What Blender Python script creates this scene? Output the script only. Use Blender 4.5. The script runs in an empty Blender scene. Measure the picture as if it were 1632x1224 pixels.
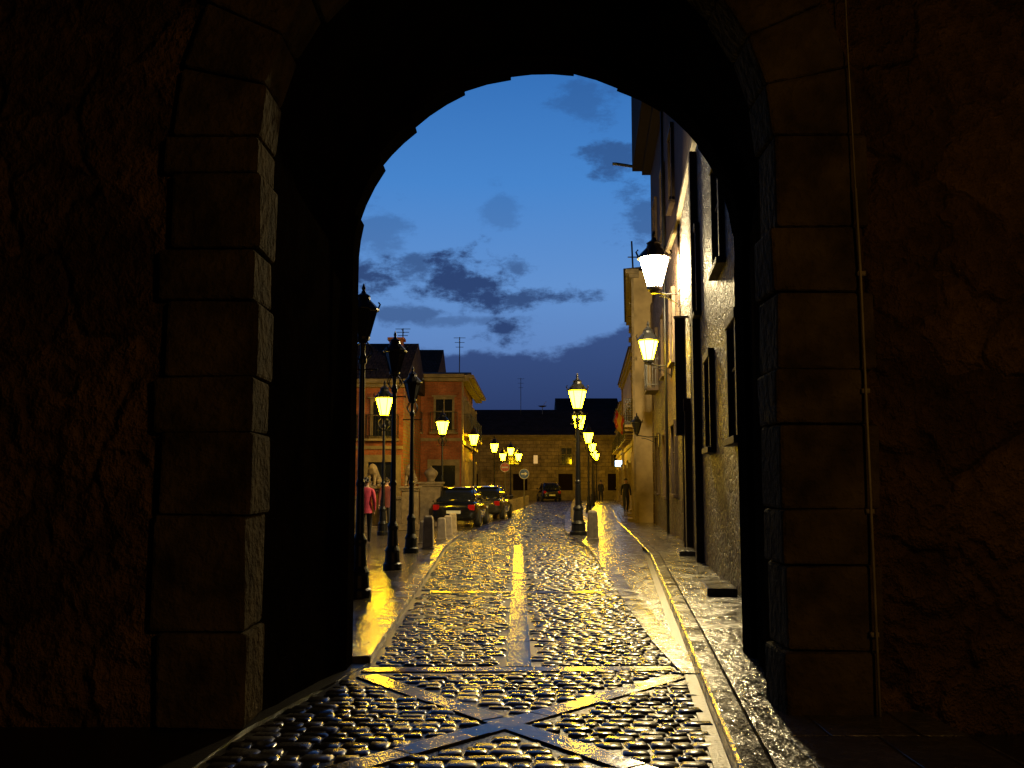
import bpy, math, random
import numpy as np
from mathutils import Vector
random.seed(7); rng=np.random.default_rng(7)
scene=bpy.context.scene
scene.view_settings.view_transform='Standard'; scene.view_settings.look='None'
scene.view_settings.exposure=0
# ------------------------------------------------------------------ nodes
class NT:
    def __init__(s,tree): s.t=tree; s.n=tree.nodes; s.l=tree.links
    def new(s,typ,**kw):
        n=s.n.new(typ)
        for k,v in kw.items(): setattr(n,k,v)
        return n
    def put(s,sock,v):
        if isinstance(v,bpy.types.NodeSocket): s.l.new(v,sock)
        else: sock.default_value=v
    def m(s,op,a,b=0.0,c=0.0,clamp=False):
        n=s.new('ShaderNodeMath',operation=op,use_clamp=clamp)
        s.put(n.inputs[0],a); s.put(n.inputs[1],b)
        if op in('MULTIPLY_ADD',): s.put(n.inputs[2],c)
        return n.outputs[0]
    def mix(s,f,a,b,blend='MIX'):
        n=s.new('ShaderNodeMix',data_type='RGBA',blend_type=blend)
        s.put(n.inputs[0],f); s.put(n.inputs[6],a); s.put(n.inputs[7],b)
        return n.outputs[2]
    def rng(s,v,a,b,c=0.0,d=1.0,smooth=False):
        n=s.new('ShaderNodeMapRange')
        if smooth: n.interpolation_type='SMOOTHSTEP'
        s.put(n.inputs[0],v)
        for i,x in enumerate((a,b,c,d)): n.inputs[i+1].default_value=x
        return n.outputs[0]
    def noise(s,vec,scale,detail=2,rough=.55):
        n=s.new('ShaderNodeTexNoise')
        if vec is not None: s.l.new(vec,n.inputs['Vector'])
        n.inputs['Scale'].default_value=scale; n.inputs['Detail'].default_value=detail
        n.inputs['Roughness'].default_value=rough
        return n.outputs[0]
def c4(c): return (c[0],c[1],c[2],1.0)
def newmat(name):
    m=bpy.data.materials.new(name); m.use_nodes=True
    nt=NT(m.node_tree); b=m.node_tree.nodes['Principled BSDF']
    return m,nt,b
def coords(nt,mode='xyz',scale=(1,1,1)):
    tc=nt.new('ShaderNodeNewGeometry').outputs['Position']
    if mode=='xyz' and scale==(1,1,1): return tc
    sp=nt.new('ShaderNodeSeparateXYZ'); nt.l.new(tc,sp.inputs[0])
    cb=nt.new('ShaderNodeCombineXYZ')
    order={'xyz':(0,1,2),'yz':(1,2,0),'xz':(0,2,1),'xy':(0,1,2)}[mode]
    for i,o in enumerate(order):
        v=nt.m('MULTIPLY',sp.outputs[o],scale[i]); nt.l.new(v,cb.inputs[i])
    return cb.outputs[0]
def simple(name,col,rough=.5,metal=0.0,var=.25,nscale=6,bump=.0,coat=0,spec=.5):
    m,nt,b=newmat(name)
    p=coords(nt)
    n=nt.noise(p,nscale,3)
    f=nt.rng(n,.3,.7,1-var,1+var)
    mul=nt.new('ShaderNodeVectorMath',operation='SCALE'); mul.inputs[0].default_value=col; nt.l.new(f,mul.inputs['Scale'])
    nt.l.new(mul.outputs[0],b.inputs['Base Color'])
    b.inputs['Roughness'].default_value=rough; b.inputs['Metallic'].default_value=metal
    b.inputs['Coat Weight'].default_value=coat; b.inputs['Specular IOR Level'].default_value=spec
    if bump>0:
        bn=nt.new('ShaderNodeBump'); bn.inputs['Strength'].default_value=1; bn.inputs['Distance'].default_value=bump
        nt.l.new(nt.noise(p,nscale*4,3,.6),bn.inputs['Height']); nt.l.new(bn.outputs[0],b.inputs['Normal'])
    return m
def emis(name,col,st):
    m,nt,b=newmat(name)
    b.inputs['Base Color'].default_value=c4((.5,.4,.1))
    b.inputs['Emission Color'].default_value=c4(col); b.inputs['Emission Strength'].default_value=st
    return m
def rubble(name,col,scale=2.2,rough=(.3,.7),dist=.05,mode='xyz',stretch=(1,1,1.5),mortar=.45,spec=.5):
    m,nt,b=newmat(name); b.inputs['Specular IOR Level'].default_value=spec
    p=coords(nt,mode,stretch)
    nz=nt.new('ShaderNodeTexNoise'); nt.l.new(p,nz.inputs['Vector']); nz.inputs['Scale'].default_value=2.5; nz.inputs['Detail'].default_value=2
    w=nt.new('ShaderNodeVectorMath',operation='MULTIPLY_ADD'); nt.l.new(nz.outputs['Color'],w.inputs[0]); w.inputs[1].default_value=(.5,.5,.5); nt.l.new(p,w.inputs[2])
    v=nt.new('ShaderNodeTexVoronoi',feature='DISTANCE_TO_EDGE'); v.inputs['Scale'].default_value=scale; nt.l.new(w.outputs[0],v.inputs['Vector'])
    v2=nt.new('ShaderNodeTexVoronoi'); v2.inputs['Scale'].default_value=scale; nt.l.new(w.outputs[0],v2.inputs['Vector'])
    edge=nt.rng(v.outputs[0],0,.1,0,1,True)
    sep=nt.new('ShaderNodeSeparateColor'); nt.l.new(v2.outputs['Color'],sep.inputs[0])
    n1=nt.noise(p,7,5,.68)
    f=nt.m('MULTIPLY',nt.rng(sep.outputs[0],0,1,.6,1.3),nt.rng(n1,.25,.75,.5,1.45))
    f=nt.m('MULTIPLY',f,nt.rng(nz.outputs[0],.3,.7,.75,1.2))
    f=nt.m('MULTIPLY',f,nt.rng(edge,0,1,mortar,1))
    sc=nt.new('ShaderNodeVectorMath',operation='SCALE'); sc.inputs[0].default_value=col; nt.l.new(f,sc.inputs['Scale'])
    nt.l.new(sc.outputs[0],b.inputs['Base Color'])
    nt.l.new(nt.rng(n1,.3,.7,rough[0],rough[1]),b.inputs['Roughness'])
    h=nt.m('ADD',nt.m('MULTIPLY',edge,.35),nt.m('MULTIPLY',n1,1.5)); h=nt.m('ADD',h,nz.outputs[0])
    bn=nt.new('ShaderNodeBump'); bn.inputs['Distance'].default_value=dist; nt.l.new(h,bn.inputs['Height']); nt.l.new(bn.outputs[0],b.inputs['Normal'])
    return m
def brickm(name,c1,c2,mort,bw,bh,ms=.012,mode='xy',rough=(.15,.4),dist=.006,off=.5,grain=.5,stain=(.6,1.3),rs=3.0,spec=.5):
    m,nt,b=newmat(name); b.inputs['Specular IOR Level'].default_value=spec
    p=coords(nt,mode)
    nz=nt.new('ShaderNodeTexNoise'); nt.l.new(p,nz.inputs['Vector']); nz.inputs['Scale'].default_value=1.3; nz.inputs['Detail'].default_value=2
    w=nt.new('ShaderNodeVectorMath',operation='MULTIPLY_ADD'); nt.l.new(nz.outputs['Color'],w.inputs[0]); w.inputs[1].default_value=(.04,.04,0); nt.l.new(p,w.inputs[2])
    br=nt.new('ShaderNodeTexBrick'); br.offset=off
    nt.l.new(w.outputs[0],br.inputs['Vector'])
    br.inputs['Scale'].default_value=1; br.inputs['Brick Width'].default_value=bw; br.inputs['Row Height'].default_value=bh
    br.inputs['Mortar Size'].default_value=ms; br.inputs['Mortar Smooth'].default_value=.4
    br.inputs['Color1'].default_value=c4(c1); br.inputs['Color2'].default_value=c4(c2); br.inputs['Mortar'].default_value=c4(mort)
    n1=nt.noise(p,11,4,.62)
    f=nt.m('MULTIPLY',nt.rng(n1,.25,.75,1-grain*.6,1+grain*.6),nt.rng(nz.outputs[0],.3,.7,stain[0],stain[1]))
    col=nt.new('ShaderNodeVectorMath',operation='SCALE'); nt.l.new(br.outputs['Color'],col.inputs[0]); nt.l.new(f,col.inputs['Scale'])
    nt.l.new(col.outputs[0],b.inputs['Base Color'])
    nt.l.new(nt.rng(nt.noise(p,rs,3,.65),.35,.65,rough[0],rough[1]),b.inputs['Roughness'])
    h=nt.m('ADD',nt.m('MULTIPLY',br.outputs['Fac'],-1.0),nt.m('MULTIPLY',n1,grain*1.6))
    bn=nt.new('ShaderNodeBump'); bn.inputs['Distance'].default_value=dist; nt.l.new(h,bn.inputs['Height']); nt.l.new(bn.outputs[0],b.inputs['Normal'])
    return m
def cobblem():
    m,nt,b=newmat('wet_cobble'); b.inputs['Specular IOR Level'].default_value=.9
    g=nt.new('ShaderNodeNewGeometry')
    n1=nt.noise(g.outputs['Position'],14,2,.55)
    f=nt.m('MULTIPLY',nt.rng(g.outputs['Random Per Island'],0,1,.5,1.5),nt.rng(n1,.3,.7,.7,1.3))
    sc=nt.new('ShaderNodeVectorMath',operation='SCALE'); sc.inputs[0].default_value=(.032,.029,.027); nt.l.new(f,sc.inputs['Scale'])
    nt.l.new(sc.outputs[0],b.inputs['Base Color'])
    nt.l.new(nt.m('ADD',nt.rng(g.outputs['Random Per Island'],0,1,.14,.27),nt.rng(n1,.3,.7,0,.07)),b.inputs['Roughness'])
    bn=nt.new('ShaderNodeBump'); bn.inputs['Distance'].default_value=.004
    nt.l.new(n1,bn.inputs['Height']); nt.l.new(bn.outputs[0],b.inputs['Normal'])
    return m
M={}
M['cobble']=cobblem()
M['joint']=simple('wet_joint_sand',(.016,.014,.012),.35,bump=.006,nscale=12)
M['band']=brickm('granite_band',(.06,.056,.052),(.045,.043,.04),(.02,.02,.02),.8,.8,.008,rough=(.10,.26),dist=.004,grain=.7,spec=.7)
M['slab']=brickm('wet_paving_slabs',(.10,.08,.055),(.07,.058,.045),(.02,.017,.014),.95,.42,.014,rough=(.10,.26),dist=.009,grain=.5,spec=.8)
M['slabR']=brickm('wet_sidewalk_slabs',(.10,.09,.08),(.065,.06,.053),(.02,.018,.016),.55,.75,.014,rough=(.12,.30),dist=.012,grain=.9,spec=.9)
M['kerb']=brickm('granite_kerb',(.11,.10,.09),(.08,.075,.07),(.03,.03,.026),3,.9,.01,rough=(.12,.3),dist=.007,grain=.8,spec=.8)
M['ground']=simple('wet_asphalt',(.035,.033,.03),.22,bump=.006,nscale=5)
M['wallrough']=rubble('rough_gate_masonry',(.17,.10,.04),1.5,(.8,.98),.24,stretch=(1,1,.9),mortar=.8,spec=.1)
M['ashlar']=simple('gate_ashlar',(.068,.050,.024),.95,var=.55,nscale=3.0,bump=.05,spec=.05)
M['passage']=simple('shade_dark_passage_stone',(.0085,.0062,.0035),1.0,var=.4,nscale=3,bump=.008,spec=.0)  # near-black base colour puts the passage's shade into the stone
M['palace']=rubble('wet_palace_stone',(.062,.036,.022),3.2,(.4,.8),.11,stretch=(1,1,1.3),spec=.3)
M['plasterA']=simple('brown_plaster',(.045,.025,.017),.8,var=.4,nscale=1.5,bump=.02,spec=.15)
M['plasterB']=simple('ochre_plaster',(.30,.22,.11),.7,var=.35,nscale=1.3,bump=.01,spec=.2)
M['plasterC']=simple('cream_plaster',(.34,.27,.15),.7,var=.35,nscale=1.3,bump=.01,spec=.2)
M['stoneB']=simple('dressed_stone',(.22,.17,.10),.7,var=.3,nscale=3,bump=.015,spec=.2)
M['stoneD']=simple('dark_dressed_stone',(.055,.036,.024),.7,var=.3,nscale=3,bump=.015,spec=.2)
M['brickL']=brickm('orange_brick',(.34,.10,.04),(.27,.075,.03),(.22,.14,.08),.26,.075,.01,mode='xz',rough=(.6,.85),dist=.005,spec=.2)
M['masonE']=brickm('coursed_granite',(.36,.27,.16),(.25,.185,.11),(.11,.085,.06),.7,.36,.02,mode='xz',rough=(.6,.85),dist=.02,spec=.2)
M['tile']=brickm('roof_tiles',(.05,.032,.024),(.038,.026,.02),(.014,.011,.01),.22,.4,.03,mode='xy',rough=(.8,.95),dist=.03,spec=.1)
M['iron']=simple('black_iron',(.010,.010,.010),.4,.2,var=.2,spec=.4)
M['wood']=simple('dark_wood',(.012,.007,.005),.9,nscale=10,spec=.1)
M['glass']=simple('dark_glass',(.012,.014,.018),.08,var=.1)
M['deadglass']=simple('unlit_lantern_glass',(.02,.02,.018),.2)
M['lampY']=emis('sodium_lamp_glass',(1.0,.56,.0036),165)
M['lampYs']=emis('sodium_lamp_glass_wall',(1.0,.60,.006),165)
M['lampW']=emis('white_lamp_glass',(1.0,.78,.40),900)
M['lampO']=emis('orange_lamp_glass',(1.0,.52,.11),150)
M['litwin']=emis('lit_window',(1.0,.6,.2),.5)
M['signlit']=emis('lit_sign_face',(.45,.7,1.0),5)
M['cable']=simple('grey_cable',(.26,.22,.15),.5)
M['bollard']=simple('granite_bollard',(.32,.26,.18),.6,var=.25,nscale=9,bump=.008)
M['statue']=simple('statue_stone',(.16,.12,.075),.7,var=.35,nscale=8,bump=.012)
M['carpaint']=simple('dark_car_paint',(.010,.011,.014),.2,.3,var=.05,coat=1)
M['carpaint2']=simple('grey_car_paint',(.05,.05,.055),.25,.5,var=.05,coat=1)
M['rubber']=simple('tyre_rubber',(.015,.015,.015),.7)
M['alloy']=simple('wheel_alloy',(.4,.4,.4),.3,.9)
M['tail']=simple('red_lens',(.35,.01,.01),.15)
M['headl']=simple('clear_lens',(.6,.6,.6),.1)
M['plate']=simple('number_plate',(.7,.7,.65),.4,var=.02)
M['skin']=simple('skin',(.45,.27,.19),.5,var=.05)
M['hair']=simple('hair',(.02,.014,.01),.5)
M['pink']=simple('pink_jacket',(.60,.05,.10),.7,var=.2,nscale=12,bump=.004)
M['maroon']=simple('maroon_jacket',(.10,.012,.014),.7,var=.2,nscale=12)
M['black']=simple('dark_clothes',(.012,.012,.015),.7,nscale=12)
M['shoe']=simple('shoe_leather',(.015,.012,.01),.4)
M['blue']=simple('sign_blue',(.01,.07,.42),.35,var=.03)
M['red']=simple('sign_red',(.5,.012,.012),.35,var=.03)
M['white']=simple('sign_white',(.75,.75,.75),.35,var=.03)
M['yellowf']=simple('flag_yellow',(.7,.45,.03),.7,var=.1)
M['metal']=simple('galvanised_metal',(.3,.3,.3),.4,.8)
# ------------------------------------------------------------------ mesh builder
def empty(name):
    e=bpy.data.objects.new(name,None); e.empty_display_size=.3; scene.collection.objects.link(e); return e
class MB:
    def __init__(s): s.v=[]; s.f=[]
    def add(s,vs,fs):
        o=len(s.v); s.v+= [tuple(v) for v in vs]; s.f+=[tuple(i+o for i in f) for f in fs]
    def hexa(s,p):
        s.add(p,[(0,3,2,1),(4,5,6,7),(0,1,5,4),(1,2,6,5),(2,3,7,6),(3,0,4,7)])
    def box(s,x0,x1,y0,y1,z0,z1,j=0):
        p=[(x0,y0,z0),(x1,y0,z0),(x1,y1,z0),(x0,y1,z0),(x0,y0,z1),(x1,y0,z1),(x1,y1,z1),(x0,y1,z1)]
        if j: p=[tuple(c+random.uniform(-j,j) for c in q) for q in p]
        s.hexa(p)
    def fbox(s,fr,u0,u1,n0,n1,z0,z1):
        P,D,N=fr
        def q(u,n,z): return (P[0]+D[0]*u+N[0]*n,P[1]+D[1]*u+N[1]*n,z)
        s.hexa([q(u0,n0,z0),q(u1,n0,z0),q(u1,n1,z0),q(u0,n1,z0),q(u0,n0,z1),q(u1,n0,z1),q(u1,n1,z1),q(u0,n1,z1)])
    def lathe(s,prof,cx,cy,seg=12,cz=0,rot=0,cap=True):
        vs=[];fs=[]
        for r,z in prof:
            for i in range(seg):
                a=2*math.pi*i/seg+rot; vs.append((cx+r*math.cos(a),cy+r*math.sin(a),cz+z))
        for k in range(len(prof)-1):
            for i in range(seg):
                j=(i+1)%seg; fs.append((k*seg+i,k*seg+j,(k+1)*seg+j,(k+1)*seg+i))
        if cap:
            fs.append(tuple(range(seg))[::-1]); fs.append(tuple((len(prof)-1)*seg+i for i in range(seg)))
        s.add(vs,fs)
    def tube(s,pts,r,seg=6):
        pts=[Vector(p) for p in pts]; vs=[];fs=[]
        for k,p in enumerate(pts):
            d=(pts[min(k+1,len(pts)-1)]-pts[max(k-1,0)]).normalized()
            up=Vector((0,0,1)) if abs(d.z)<.9 else Vector((1,0,0))
            a=d.cross(up).normalized(); b=d.cross(a)
            rr=r[k] if isinstance(r,(list,tuple)) else r
            for i in range(seg):
                t=2*math.pi*i/seg; vs.append(tuple(p+a*rr*math.cos(t)+b*rr*math.sin(t)))
        for k in range(len(pts)-1):
            for i in range(seg):
                j=(i+1)%seg; fs.append((k*seg+i,k*seg+j,(k+1)*seg+j,(k+1)*seg+i))
        fs.append(tuple(range(seg))[::-1]); fs.append(tuple((len(pts)-1)*seg+i for i in range(seg)))
        s.add(vs,fs)
    def build(s,name,mat,parent=None,smooth=False,bevel=0,seg=2):
        me=bpy.data.meshes.new(name); me.from_pydata(s.v,[],s.f); me.update()
        me.materials.append(M[mat] if isinstance(mat,str) else mat)
        o=bpy.data.objects.new(name,me); scene.collection.objects.link(o)
        if smooth: me.polygons.foreach_set('use_smooth',[True]*len(me.polygons))
        if bevel:
            b=o.modifiers.new('bevel','BEVEL'); b.width=bevel; b.segments=seg; b.limit_method='ANGLE'
        if parent: o.parent=parent
        return o
def frame(P0,P1):
    d=Vector((P1[0]-P0[0],P1[1]-P0[1])); L=d.length; d/=L
    return ((P0[0],P0[1]),(d.x,d.y),(-d.y,d.x)),L
# ------------------------------------------------------------------ layout curves
def lerp(tab):
    xs=[t[0] for t in tab]; ys=[t[1] for t in tab]
    return lambda y: float(np.interp(y,xs,ys))
Lf=lerp([(4.3,-1.95),(6.6,-1.72),(8.8,-1.25),(25,-1.65),(33,-1.5),(45,-.5),(77,1.7),(92,2.8)])
Rf=lerp([(4.3,.98),(8.1,1.42),(10.2,1.40),(22.9,1.81),(27,1.75),(31,1.65),(45,2.4),(56,3.2),(77,4.9),(92,6.1)])
Kf=lerp([(-12,-.55),(3,.95),(5.7,1.24),(11,1.85),(21,2.95),(28,3.45),(40,4.25),(50,5.2),(95,8.9)])
Wf=lerp([(-12,4),(6.5,2.3),(9.5,2.5),(25.2,4.4),(90,9.7)])
def strip(ys,fl,fr,z0,z1):
    mb=MB(); n=len(ys); vs=[]
    zz=z1 if callable(z1) else (lambda y:z1)
    for y in ys: vs+=[(fl(y),y,z0),(fr(y),y,z0),(fr(y),y,zz(y)),(fl(y),y,zz(y))]
    fs=[]
    for k in range(n-1):
        a=4*k;b=a+4
        fs+=[(a+3,a+2,b+2,b+3),(a,a+3,b+3,b),(a+1,b+1,b+2,a+2)]
    fs+=[(0,1,2,3),(4*n-4,4*n-1,4*n-2,4*n-3)]
    mb.add(vs,fs); return mb
mb=MB(); mb.add([(-400,-200,-.05),(400,-200,-.05),(400,700,-.05),(-400,700,-.05)],[(0,1,2,3)]); mb.build('ground','ground')
ys=[-12]+[i for i in range(4,93,2)]
strip(ys,lambda y:Lf(y)-.02,lambda y:Rf(y)+.02,-.045,-.013).build('road_bed','joint')
strip([-12,3,6.6,8.9],lambda y:-6,lambda y:Lf(y)-.03,-.04,-.004).build('gate_floor','joint')
bands=[((-1.30,8.62),(1.40,8.66),.20),((-1.22,8.35),(.95,5.35),.19),((1.40,8.35),(-1.15,5.45),.19)]
stripe=[(.06,8.75),(.17,25.5)]
bands.append((stripe[0],stripe[1],.225))
bands.append(((-1.22,14.6),(1.5,14.6),.22))
gb=empty('granite_paving_bands')
for i,(a,b,w) in enumerate(bands):
    fr,L=frame(a,b); mb=MB(); u=0
    while u<L-.02:
        l=min(random.uniform(.55,.95),L-u)
        dz=random.uniform(-.003,.003)+i*.0012
        mb.fbox(fr,u+.004,u+l-.004,-w/2,w/2,-.04,.0+dz); u+=l
    mb.build('band_%d'%(i+1),'band',gb,bevel=.003)
def seg_d(px,py,a,b):
    ax,ay=a;bx,by=b; dx,dy=bx-ax,by-ay; t=np.clip(((px-ax)*dx+(py-ay)*dy)/(dx*dx+dy*dy),0,1)
    return np.hypot(px-ax-t*dx,py-ay-t*dy)
cx=[];cy=[];sx=[];sy=[]
y=4.4
while y<90:
    rh=random.uniform(.10,.155)
    x=Lf(y)+random.uniform(0,.08); R=Rf(y)
    while x<R-.04:
        w=random.uniform(.11,.22)
        cx.append(x+w/2);cy.append(y+rh/2+random.uniform(-.008,.008));sx.append(w/2-.005);sy.append(rh/2-.005); x+=w
    y+=rh
cx,cy,sx,sy=map(np.array,(cx,cy,sx,sy))
keep=np.ones(len(cx),bool)
for a,b,w in bands: keep&=seg_d(cx,cy,a,b)>(w/2+.045)
cx,cy,sx,sy=cx[keep],cy[keep],sx[keep],sy[keep]
N=len(cx); t=np.array([-1,-.78,.78,1.])
S,T=np.meshgrid(t,t); S=S.ravel();T=T.ravel()
edge=(np.abs(S)==1)|(np.abs(T)==1)
corner=(np.abs(S)==1)&(np.abs(T)==1)
S2=np.where(corner,S*.95,S);T2=np.where(corner,T*.95,T)
h=np.where(edge,-.013,.0)
tiltx=rng.normal(0,.022,N);tilty=rng.normal(0,.028,N);dz=rng.normal(0,.003,N);ang=rng.normal(0,.05,N)
lx=S2[None]*sx[:,None];ly=T2[None]*sy[:,None]
lx=lx+rng.normal(0,.004,lx.shape); ly=ly+rng.normal(0,.004,ly.shape)
X=cx[:,None]+lx*np.cos(ang)[:,None]-ly*np.sin(ang)[:,None]
Y=cy[:,None]+lx*np.sin(ang)[:,None]+ly*np.cos(ang)[:,None]
Z=h[None]+dz[:,None]+np.where(edge,0,1)[None]*(tiltx[:,None]*lx+tilty[:,None]*ly)
V=np.stack([X,Y,Z],-1).reshape(-1,3)
q=[]
for j in range(3):
    for i in range(3): q.append((j*4+i,j*4+i+1,j*4+i+5,j*4+i+4))
q=np.array(q); Fq=(q[None]+16*np.arange(N)[:,None,None]).reshape(-1,4)
me=bpy.data.meshes.new('cobblestone_road'); me.vertices.add(len(V)); me.vertices.foreach_set('co',V.ravel())
me.loops.add(Fq.size); me.loops.foreach_set('vertex_index',Fq.ravel().astype(np.int32))
me.polygons.add(len(Fq)); me.polygons.foreach_set('loop_start',np.arange(0,Fq.size,4,dtype=np.int32))
me.polygons.foreach_set('use_smooth',np.ones(len(Fq),bool)); me.update(calc_edges=True); me.validate()
me.materials.append(M['cobble']); o=bpy.data.objects.new('cobblestone_road',me); scene.collection.objects.link(o)
# pavements
ysl=[8.95]+[i for i in range(10,34,2)]
strip(ysl,lambda y:Lf(y)-.28,lambda y:Lf(y)-.02,-.04,.052).build('kerb','kerb',bevel=.012)
strip(ysl,lambda y:-14,lambda y:Lf(y)-.282,-.04,.046).build('left_pavement','slab')
strip([32.2,38,45,60,77,92],lambda y:-30,lambda y:Lf(y)-.02,-.045,.002).build('plaza_pavement','slab')
rise=lambda y: float(np.interp(y,[16,25],[.004,.094]))
ysr=[8.4]+[i for i in range(10,93,2)]
strip(ysr,lambda y:Rf(y)+.02,lambda y:Rf(y)+.26,-.04,lambda y:rise(y)+.005).build('kerb','kerb')
strip(ysr,lambda y:Rf(y)+.262,lambda y:Kf(y)-.102 if y<24 else Kf(y)-.002,-.04,rise).build('paved_strip','slabR')
yk=[-3,3]+[i for i in range(5,93,2)]
strip(yk,lambda y:Kf(y)-.10,lambda y:Kf(y)-.002,-.04,.0).build('gutter','joint')
strip(yk,lambda y:Kf(y),lambda y:Kf(y)+.2,-.04,.105).build('kerb','kerb',bevel=.025)
strip(yk,lambda y:Kf(y)+.202,lambda y:Wf(y)+.35,-.04,.098).build('sidewalk','slabR')
# ------------------------------------------------------------------ gatehouse
gate=empty('gatehouse_arch')
def outline(xc,hw,spring,R=None,n=40,jag=None):
    R=R or hw
    pts=[(xc-hw,-.06),(xc-hw,spring*.5),(xc-hw,spring)]
    if jag is None:
        for i in range(1,n): 
            a=math.pi*(1-i/n); pts.append((xc+R*math.cos(a),spring+R*math.sin(a)))
    else:
        for a0,a1,r0,r1 in jag:
            k=max(2,int((a0-a1)/5))
            for i in range(k+1):
                a=math.radians(a0+(a1-a0)*i/k); r=r0+(r1-r0)*i/k
                pts.append((xc+r*math.cos(a),spring+r*math.sin(a)))
    pts+=[(xc+hw,spring),(xc+hw,spring*.5),(xc+hw,-.06)]
    return pts
def archwall(pts,xc,spring,y0,y1,xmin,xmax,ztop):
    outer=[]
    n=len(pts)
    for i,(x,z) in enumerate(pts):
        if z<=spring+1e-6: outer.append((xmin if x<xc else xmax,z)); continue
        dx,dz=x-xc,z-spring; t=1e9
        if dz>1e-6: t=min(t,(ztop-spring)/dz)
        if dx>1e-6: t=min(t,(xmax-xc)/dx)
        if dx<-1e-6: t=min(t,(xmin-xc)/dx)
        outer.append((xc+dx*t,spring+dz*t))
    mb=MB(); vs=[];fs=[]
    for p,q in zip(pts,outer): vs+=[(p[0],y0,p[1]),(q[0],y0,q[1]),(p[0],y1,p[1]),(q[0],y1,q[1])]
    for i in range(n-1):
        a=4*i;b=a+4
        fs+=[(a,b,b+1,a+1),(a+2,a+3,b+3,b+2),(a,a+2,b+2,b)]
    mb.add(vs,fs); return mb
nc,nh,ns=.025,1.775,4.0
archwall(outline(nc,nh+.25,ns),nc,ns,6.62,7.0,-7,7,10).build('outer_wall','wallrough',gate)
mb=MB()
for inner,sgn,js in ((nc-nh,-1,[0,.62,1.39,1.94,2.32,2.84,3.2,3.73,4.0]),(nc+nh,1,[0,.5,1.06,1.43,2.0,2.37,2.9,3.35,4.0])):
    for k in range(len(js)-1):
        w=.62+(.03 if k%2 else -.02)+random.uniform(-.015,.015); d=random.uniform(0,.03); e=random.uniform(-.025,.025)
        x0,x1=sorted((inner+e,inner+sgn*w))
        mb.box(x0,x1,6.53-d,7.02,js[k]+.003,js[k+1]-.003,.009)
na=15
for k in range(na):
    a0=math.pi*k/na+.002;a1=math.pi*(k+1)/na-.002; r0=nh+random.uniform(-.025,.02); r1=nh+.62+random.uniform(-.03,.04); d=random.uniform(0,.03)
    P=[]
    for yy in (6.53-d,7.02):
        P.append([(nc+r*math.cos(a),yy,ns+r*math.sin(a)) for a,r in ((a0,r0),(a0,r1),(a1,r1),(a1,r0))])
    mb.hexa(P[0]+P[1])
mb.build('arch_stones','ashlar',gate,bevel=.025,seg=2)
A=outline(nc,nh+.03,ns,n=40); fc,fh,fs_=.32,1.75,3.55; B=outline(fc,fh+.05,fs_,R=1.97,n=40)
mb=MB(); vs=[];fs=[]
K=10
for k in range(K+1):
    t=k/K; yy=6.95+(8.62-6.95)*t
    for a,b in zip(A,B): vs.append((a[0]+(b[0]-a[0])*t+random.uniform(-.012,.012),yy,a[1]+(b[1]-a[1])*t+random.uniform(-.012,.012)))
n=len(A)
for k in range(K):
    for i in range(n-1): fs.append((k*n+i,k*n+i+1,(k+1)*n+i+1,(k+1)*n+i))
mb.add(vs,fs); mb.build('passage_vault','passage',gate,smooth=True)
jag=[(180,165,1.75,1.765),(165,147,1.81,1.80),(147,132,1.85,1.82),(132,114,1.865,1.88),(114,100,1.915,1.895),(100,82,1.925,1.925),(82,69,1.945,1.91),(69,55,1.885,1.90),(55,40,1.92,1.89),(40,25,1.87,1.84),(25,12,1.83,1.78),(12,0,1.79,1.75)]
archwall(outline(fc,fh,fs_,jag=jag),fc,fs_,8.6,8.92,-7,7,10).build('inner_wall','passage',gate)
mb=MB()
mb.box(-7,-4.6,-4,6.62,-.05,8); mb.box(4.6,7,-4,6.62,-.05,8); mb.box(-7,7,-4,9.0,7.6,8.2)
mb.box(-7.3,-7.0,-4,9,0,8.2); mb.box(7.0,7.3,-4,9,0,8.2)
mb.build('sky_block_walls','passage',gate)  # unseen side walls and roof, added to keep sky light off the arch
archwall(outline(0,1.5,3.0),0,3.0,-4.4,-3.95,-7,7,10).build('rear_sky_block','passage',gate)  # unseen end wall, added to shut out sky light from behind the camera
cab=empty('wall_cable')
mb=MB(); mb.tube([(2.375,6.46,.1),(2.37,6.47,1.5),(2.36,6.475,3.0),(2.345,6.47,3.6)],.009,6); 
mb.tube([(2.345,6.47,3.6),(2.33,6.48,4.6),(2.31,6.48,7.3)],.005,6)
for z in (.6,1.4,2.2,3.0): mb.box(2.345,2.395,6.475,6.53,z,z+.03)
mb.build('cable_run','cable',cab,smooth=True)
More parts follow.
